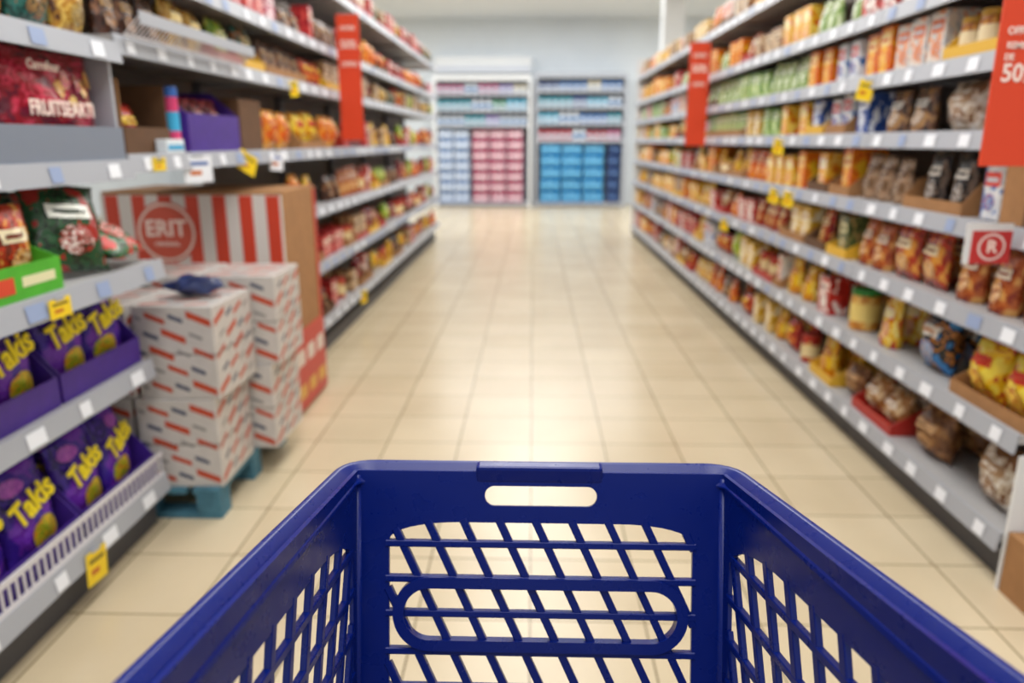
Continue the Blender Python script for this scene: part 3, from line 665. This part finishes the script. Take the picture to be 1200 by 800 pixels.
# ------------------------------------------------------------------ ceiling lights
for row, x in enumerate((-3.6, 0, 3.6)):
    nm = ['left', 'middle', 'right'][row]
    for i in range(4):
        t = thing('ceiling_light', f'white strip ceiling light, {ords[i]} in the {nm} row', 'light', (x, 1+i*3.2, 3.8), 0)
        MB().box(-.12, .12, -1.2, 1.2, -.07, -.001).build('housing', M['white'], t); MB().box(-.1, .1, -1.18, 1.18, -.085, -.0702).build('diffuser', M['lamp'], t)
def area(x, y, z, sx, sy, p, col=(1, .985, .96)):
    l = bpy.data.lights.new('strip', 'AREA'); l.shape = 'RECTANGLE'; l.size = sx; l.size_y = sy; l.energy = p; l.color = col
    o = bpy.data.objects.new('aisle_lamp', l); COL.objects.link(o); o.location = (x, y, z); return o
area(0, 5, 3.7, 1.5, 14, 300)
area(-3.6, 6, 3.7, .6, 15, 110); area(3.6, 6, 3.7, .6, 15, 110)
area(0, 13.8, 3.7, 9, 1.2, 270, (.95, .98, 1))
w = bpy.data.worlds.new('World'); S.world = w; w.use_nodes = True
w.node_tree.nodes['Background'].inputs[0].default_value = (.95, .97, 1, 1); w.node_tree.nodes['Background'].inputs[1].default_value = .62

# ------------------------------------------------------------------ shopping trolley
O = Vector((.03, .42, 0))
cart = thing('shopping_trolley', 'dark blue plastic shopping trolley in the foreground of the aisle', 'shopping cart', O, 0)
TFL, TFR = Vector((-.212,.836,.954)), Vector((.232,.836,.954)); TBL, TBR = Vector((-.240,.03,1.074)), Vector((.326,.03,1.074))
BFL, BFR = Vector((-.205,.70,.50)), Vector((.225,.70,.50)); BBL, BBR = Vector((-.215,.12,.55)), Vector((.295,.12,.55))
def rrect(s0, s1, v0, v1, rx, ry, rb, rx2=None, ry2=None, n=10):
    rx2 = rx2 or rx; ry2 = ry2 or ry; P = []
    for cx, cy, ax, ay, a0 in ((s0+rx, v0+ry, rx, ry, 180), (s1-rx2, v0+ry2, rx2, ry2, 270), (s1-rb, v1-rb, rb, rb, 0), (s0+rb, v1-rb, rb, rb, 90)):
        for k in range(n+1):
            a = R(a0+90*k/n); P.append((cx+ax*math.cos(a), cy+ay*math.sin(a)))
    return P
def clip(p, d, poly):
    ts = []
    for i in range(len(poly)):
        a = poly[i]; b = poly[(i+1) % len(poly)]; ex, ey = b[0]-a[0], b[1]-a[1]
        den = d[0]*ey-d[1]*ex
        if abs(den) < 1e-9: continue
        t = ((a[0]-p[0])*ey-(a[1]-p[1])*ex)/den; s = ((a[0]-p[0])*d[1]-(a[1]-p[1])*d[0])/den
        if 0 <= s <= 1: ts.append(t)
    return (min(ts), max(ts)) if len(ts) >= 2 and max(ts)-min(ts) > .004 else None
class Panel:
    def __init__(s, a, b, c, d):
        s.a, s.b, s.c, s.d = a, b, c, d; s.W = ((b-a).length+(d-c).length)/2; s.H = ((c-a).length+(d-b).length)/2
        s.N = ((b-a).cross(c-a)).normalized()
    def m(s, u, v, n):
        x = u/s.W; y = v/s.H
        return (s.a*(1-x)+s.b*x)*(1-y)+(s.c*(1-x)+s.d*x)*y+s.N*n
    def sheet(s, mb, loops, t, n0=0):
        fl = [Vector((p[0], p[1], 0)) for L in loops for p in L]
        tri = tessellate_polygon([[Vector((p[0], p[1], 0)) for p in L] for L in loops]); n = len(fl)
        vs = [s.m(p.x, p.y, n0+t/2) for p in fl]+[s.m(p.x, p.y, n0-t/2) for p in fl]
        fs = [tuple(x) for x in tri]+[tuple(n+i for i in x)[::-1] for x in tri]
        o = 0
        for L in loops:
            k = len(L)
            for i in range(k): a = o+i; b = o+(i+1) % k; fs.append((a, b, n+b, n+a))
            o += k
        mb.add(vs, fs)
    def bar(s, mb, p, q, w, t):
        d = Vector((q[0]-p[0], q[1]-p[1])).normalized(); nx, ny = -d.y*w/2, d.x*w/2
        c = [(p[0]+nx, p[1]+ny), (q[0]+nx, q[1]+ny), (q[0]-nx, q[1]-ny), (p[0]-nx, p[1]-ny)]
        ci = [(p[0]+nx*.72, p[1]+ny*.72), (q[0]+nx*.72, q[1]+ny*.72), (q[0]-nx*.72, q[1]-ny*.72), (p[0]-nx*.72, p[1]-ny*.72)]
        vs = [s.m(*x, t/2) for x in ci]+[s.m(*x, t*.36) for x in c]+[s.m(*x, -t/2) for x in c]
        mb.add(vs, [(0,1,2,3),(11,10,9,8)]+[(i, (i+1) % 4, 4+(i+1) % 4, 4+i) for i in range(4)]+[(4+i, 4+(i+1) % 4, 8+(i+1) % 4, 8+i) for i in range(4)])
def lattice(P, poly, hs, step, slope, s_off, bw=.0078, t=.011, bh=None):
    mb = MB()
    for v in hs:
        r = clip((0, v), (1, 0), poly)
        if r: P.bar(mb, (r[0]-.004, v), (r[1]+.004, v), bh or bw*.9, t)
    s = -.6+s_off
    L = math.hypot(slope, 1)
    while s < P.W+.6:
        r = clip((s, 0), (slope/L, 1/L), poly)
        if r: P.bar(mb, (s+slope/L*(r[0]-.004), (r[0]-.004)/L), (s+slope/L*(r[1]+.004), (r[1]+.004)/L), bw, t*.9)
        s += step
    return mb
def outer(P): return [(0,0),(P.W,0),(P.W,P.H),(0,P.H)]
def ring(poly, k):
    cx = sum(p[0] for p in poly)/len(poly); cy = sum(p[1] for p in poly)/len(poly); out = []
    n = len(poly)
    for i in range(n):
        a = poly[i-1]; b = poly[(i+1) % n]; dx, dy = b[0]-a[0], b[1]-a[1]; l = math.hypot(dx, dy) or 1
        nx, ny = dy/l, -dx/l
        if nx*(poly[i][0]-cx)+ny*(poly[i][1]-cy) < 0: nx, ny = -nx, -ny
        out.append((poly[i][0]+nx*k, poly[i][1]+ny*k))
    return out
hs = [.087, .129, .170, .215, .258, .301, .344, .387]
PF = Panel(TFL, TFR, BFL, BFR)
if PF.N.y > 0: PF.N = -PF.N
win = rrect(.040, .400, .061, .430, .085, .022, .012); slot = rrect(.154, .287, .017, .041, .0118, .0118, .0118)
mb = MB(); PF.sheet(mb, [outer(PF), win, slot], .006)
fp = mb.build('front_panel', M['cart'], cart, off=O)
l_ = lattice(PF, win, hs, .0430, .48, .012, .0092, .010, .0082).build('lattice', M['cart'], fp); l_.location = -O
st = rrect(.046, .394, .127, .212, .0424, .0424, .0424); mb = MB(); PF.sheet(mb, [ring(st, .001), ring(st, -.012)], .016, .001)
o_ = mb.build('oval_rib', M['cart'], fp); o_.location = -O
for nm, P in (('left', Panel(TFL, TBL, BFL, BBL)), ('right', Panel(TFR, TBR, BFR, BBR))):
    sgn = 1 if nm == 'left' else -1
    if P.N.x*sgn < 0: P.N = -P.N
    wn = rrect(.022, P.W-.05, .060, P.H-.045, .12, .05, .015, .06, .04)
    mb = MB(); P.sheet(mb, [outer(P), wn], .005)
    sp_ = mb.build('side_panel', M['cart'], cart, off=O)
    l_ = lattice(P, wn, [.094+.052*i for i in range(10)], .045, .38, .01, .0105, .007, .0095).build('lattice', M['cart'], sp_); l_.location = -O
PB = Panel(TBL, TBR, BBL, BBR)
wn = rrect(.05, PB.W-.05, .08, PB.H-.05, .05, .03, .015); mb = MB(); PB.sheet(mb, [outer(PB), wn], .008); q = mb.build('rear_panel', M['cart'], cart, off=O)
l_ = lattice(PB, wn, hs, .0465, .45, 0).build('lattice', M['cart'], q); l_.location = -O
PD = Panel(BFL, BFR, BBL, BBR)
wn = rrect(.03, PD.W-.03, .03, PD.H-.03, .02, .02, .02); mb = MB(); PD.sheet(mb, [outer(PD), wn], .008); q = mb.build('bottom_panel', M['cart'], cart, off=O)
l_ = lattice(PD, wn, [.07+.05*i for i in range(11)], .0465, .0, 0).build('lattice', M['cart'], q); l_.location = -O
for a, b in ((TFL, BFL), (TFR, BFR), (TBL, BBL), (TBR, BBR)):
    MB().tube([a-Vector((0,0,.006)), a.lerp(b, .5), b], .008, 14).build('corner_post', M['cart'], cart, smooth=True, off=O)
def rounded_loop(cs, r, n=8):
    out = []
    for i, c in enumerate(cs):
        a = cs[i-1]; b = cs[(i+1) % len(cs)]; p = c+(a-c).normalized()*r; q = c+(b-c).normalized()*r
        for k in range(n+1):
            t = k/n; out.append(p*(1-t)**2+c*2*t*(1-t)+q*t*t)
    return out
loop = rounded_loop([TFL, TFR, TBR, TBL], .022, 6)
def section(front):
    lo = -.012
    return [(-.005,-.040 if not front else -.014),(-.0045,-.030 if not front else -.012),(.0145,.0035),(.0165,.0045),(.0205,.0045),(.0225,.003),(.0225,lo),(.0195,lo),(.0195,-.004),(.0150,-.005),(-.001,-.034 if not front else -.012),(-.001,-.040 if not front else -.014)]
cen = sum(loop, Vector())/len(loop); vs = []; N = len(loop)
for i, p in enumerate(loop):
    tg = (loop[(i+1) % N]-loop[i-1]); tg.normalize(); out = Vector((tg.y, -tg.x, 0)).normalized()
    if out.dot(p-cen) < 0: out = -out
    for a, b in section(p.y > .8): vs.append(p+out*a+Vector((0,0,b)))
k = 12
ro = MB().add(vs, [(i*k+j, i*k+(j+1) % k, ((i+1) % N)*k+(j+1) % k, ((i+1) % N)*k+j) for i in range(N) for j in range(k)]).build('rim', M['cart'], cart, off=O)
bm = bmesh.new(); bm.from_mesh(ro.data)
for f in bm.faces: f.smooth = True
for e in bm.edges:
    if len(e.link_faces) == 2 and e.calc_face_angle(0) > R(28): e.smooth = False
bm.to_mesh(ro.data); bm.free()
MB().box(-.066, .086, .829, .8485, .941, .9625).build('grip', M['cart'], cart, bevel=.004, off=O)
MB().tube([(-.25,-.07,1.11),(.335,-.07,1.11)], .015, 16).build('handle_bar', M['cart'], cart, smooth=True, off=O)
for x in (-.25, .335): MB().tube([(x, .03, 1.06), (x, -.04, 1.09), (x, -.07, 1.11)], .011, 10).build('handle_bracket', M['cart'], cart, smooth=True, off=O)
mb = MB()
for x0, x1 in ((-.2, -.23), (.22, .31)): mb.tube([(x0, .66, .20), (x1, .0, .20), (x1, -.02, .30), (x1*.98, .12, .54)], .012, 10); mb.tube([(x0, .66, .20), (x0, .64, .49)], .012, 10)
mb.tube([(-.2, .66, .20), (.22, .66, .20)], .012, 10); mb.tube([(-.23, .0, .20), (.31, .0, .20)], .012, 10)
mb.build('chassis', M['steel'], cart, smooth=True, off=O)
for x, y in ((-.2, .66), (.22, .66), (-.23, .0), (.31, .0)):
    c = MB().box(x-.022, x-.018, y-.025, y+.025, .05, .17).box(x+.018, x+.022, y-.025, y+.025, .05, .17).box(x-.022, x+.022, y-.025, y+.025, .1705, .19).build('castor', M['steel'], cart, off=O)
    MB().wheel((x-O.x, y-O.y, .06), .06, .03).build('wheel', M['rubber'], c)

# ------------------------------------------------------------------ camera
cd = bpy.data.cameras.new('camera'); cam = bpy.data.objects.new('camera', cd); COL.objects.link(cam)
cd.sensor_width = 36; cd.lens = 880/1200*36; cd.clip_start = .02
cam.location = (0, 0, 1.34); cam.rotation_euler = (R(90-14.95), 0, R(1.57))
cd.dof.use_dof = True; cd.dof.focus_distance = .80; cd.dof.aperture_fstop = 3.1
S.camera = cam
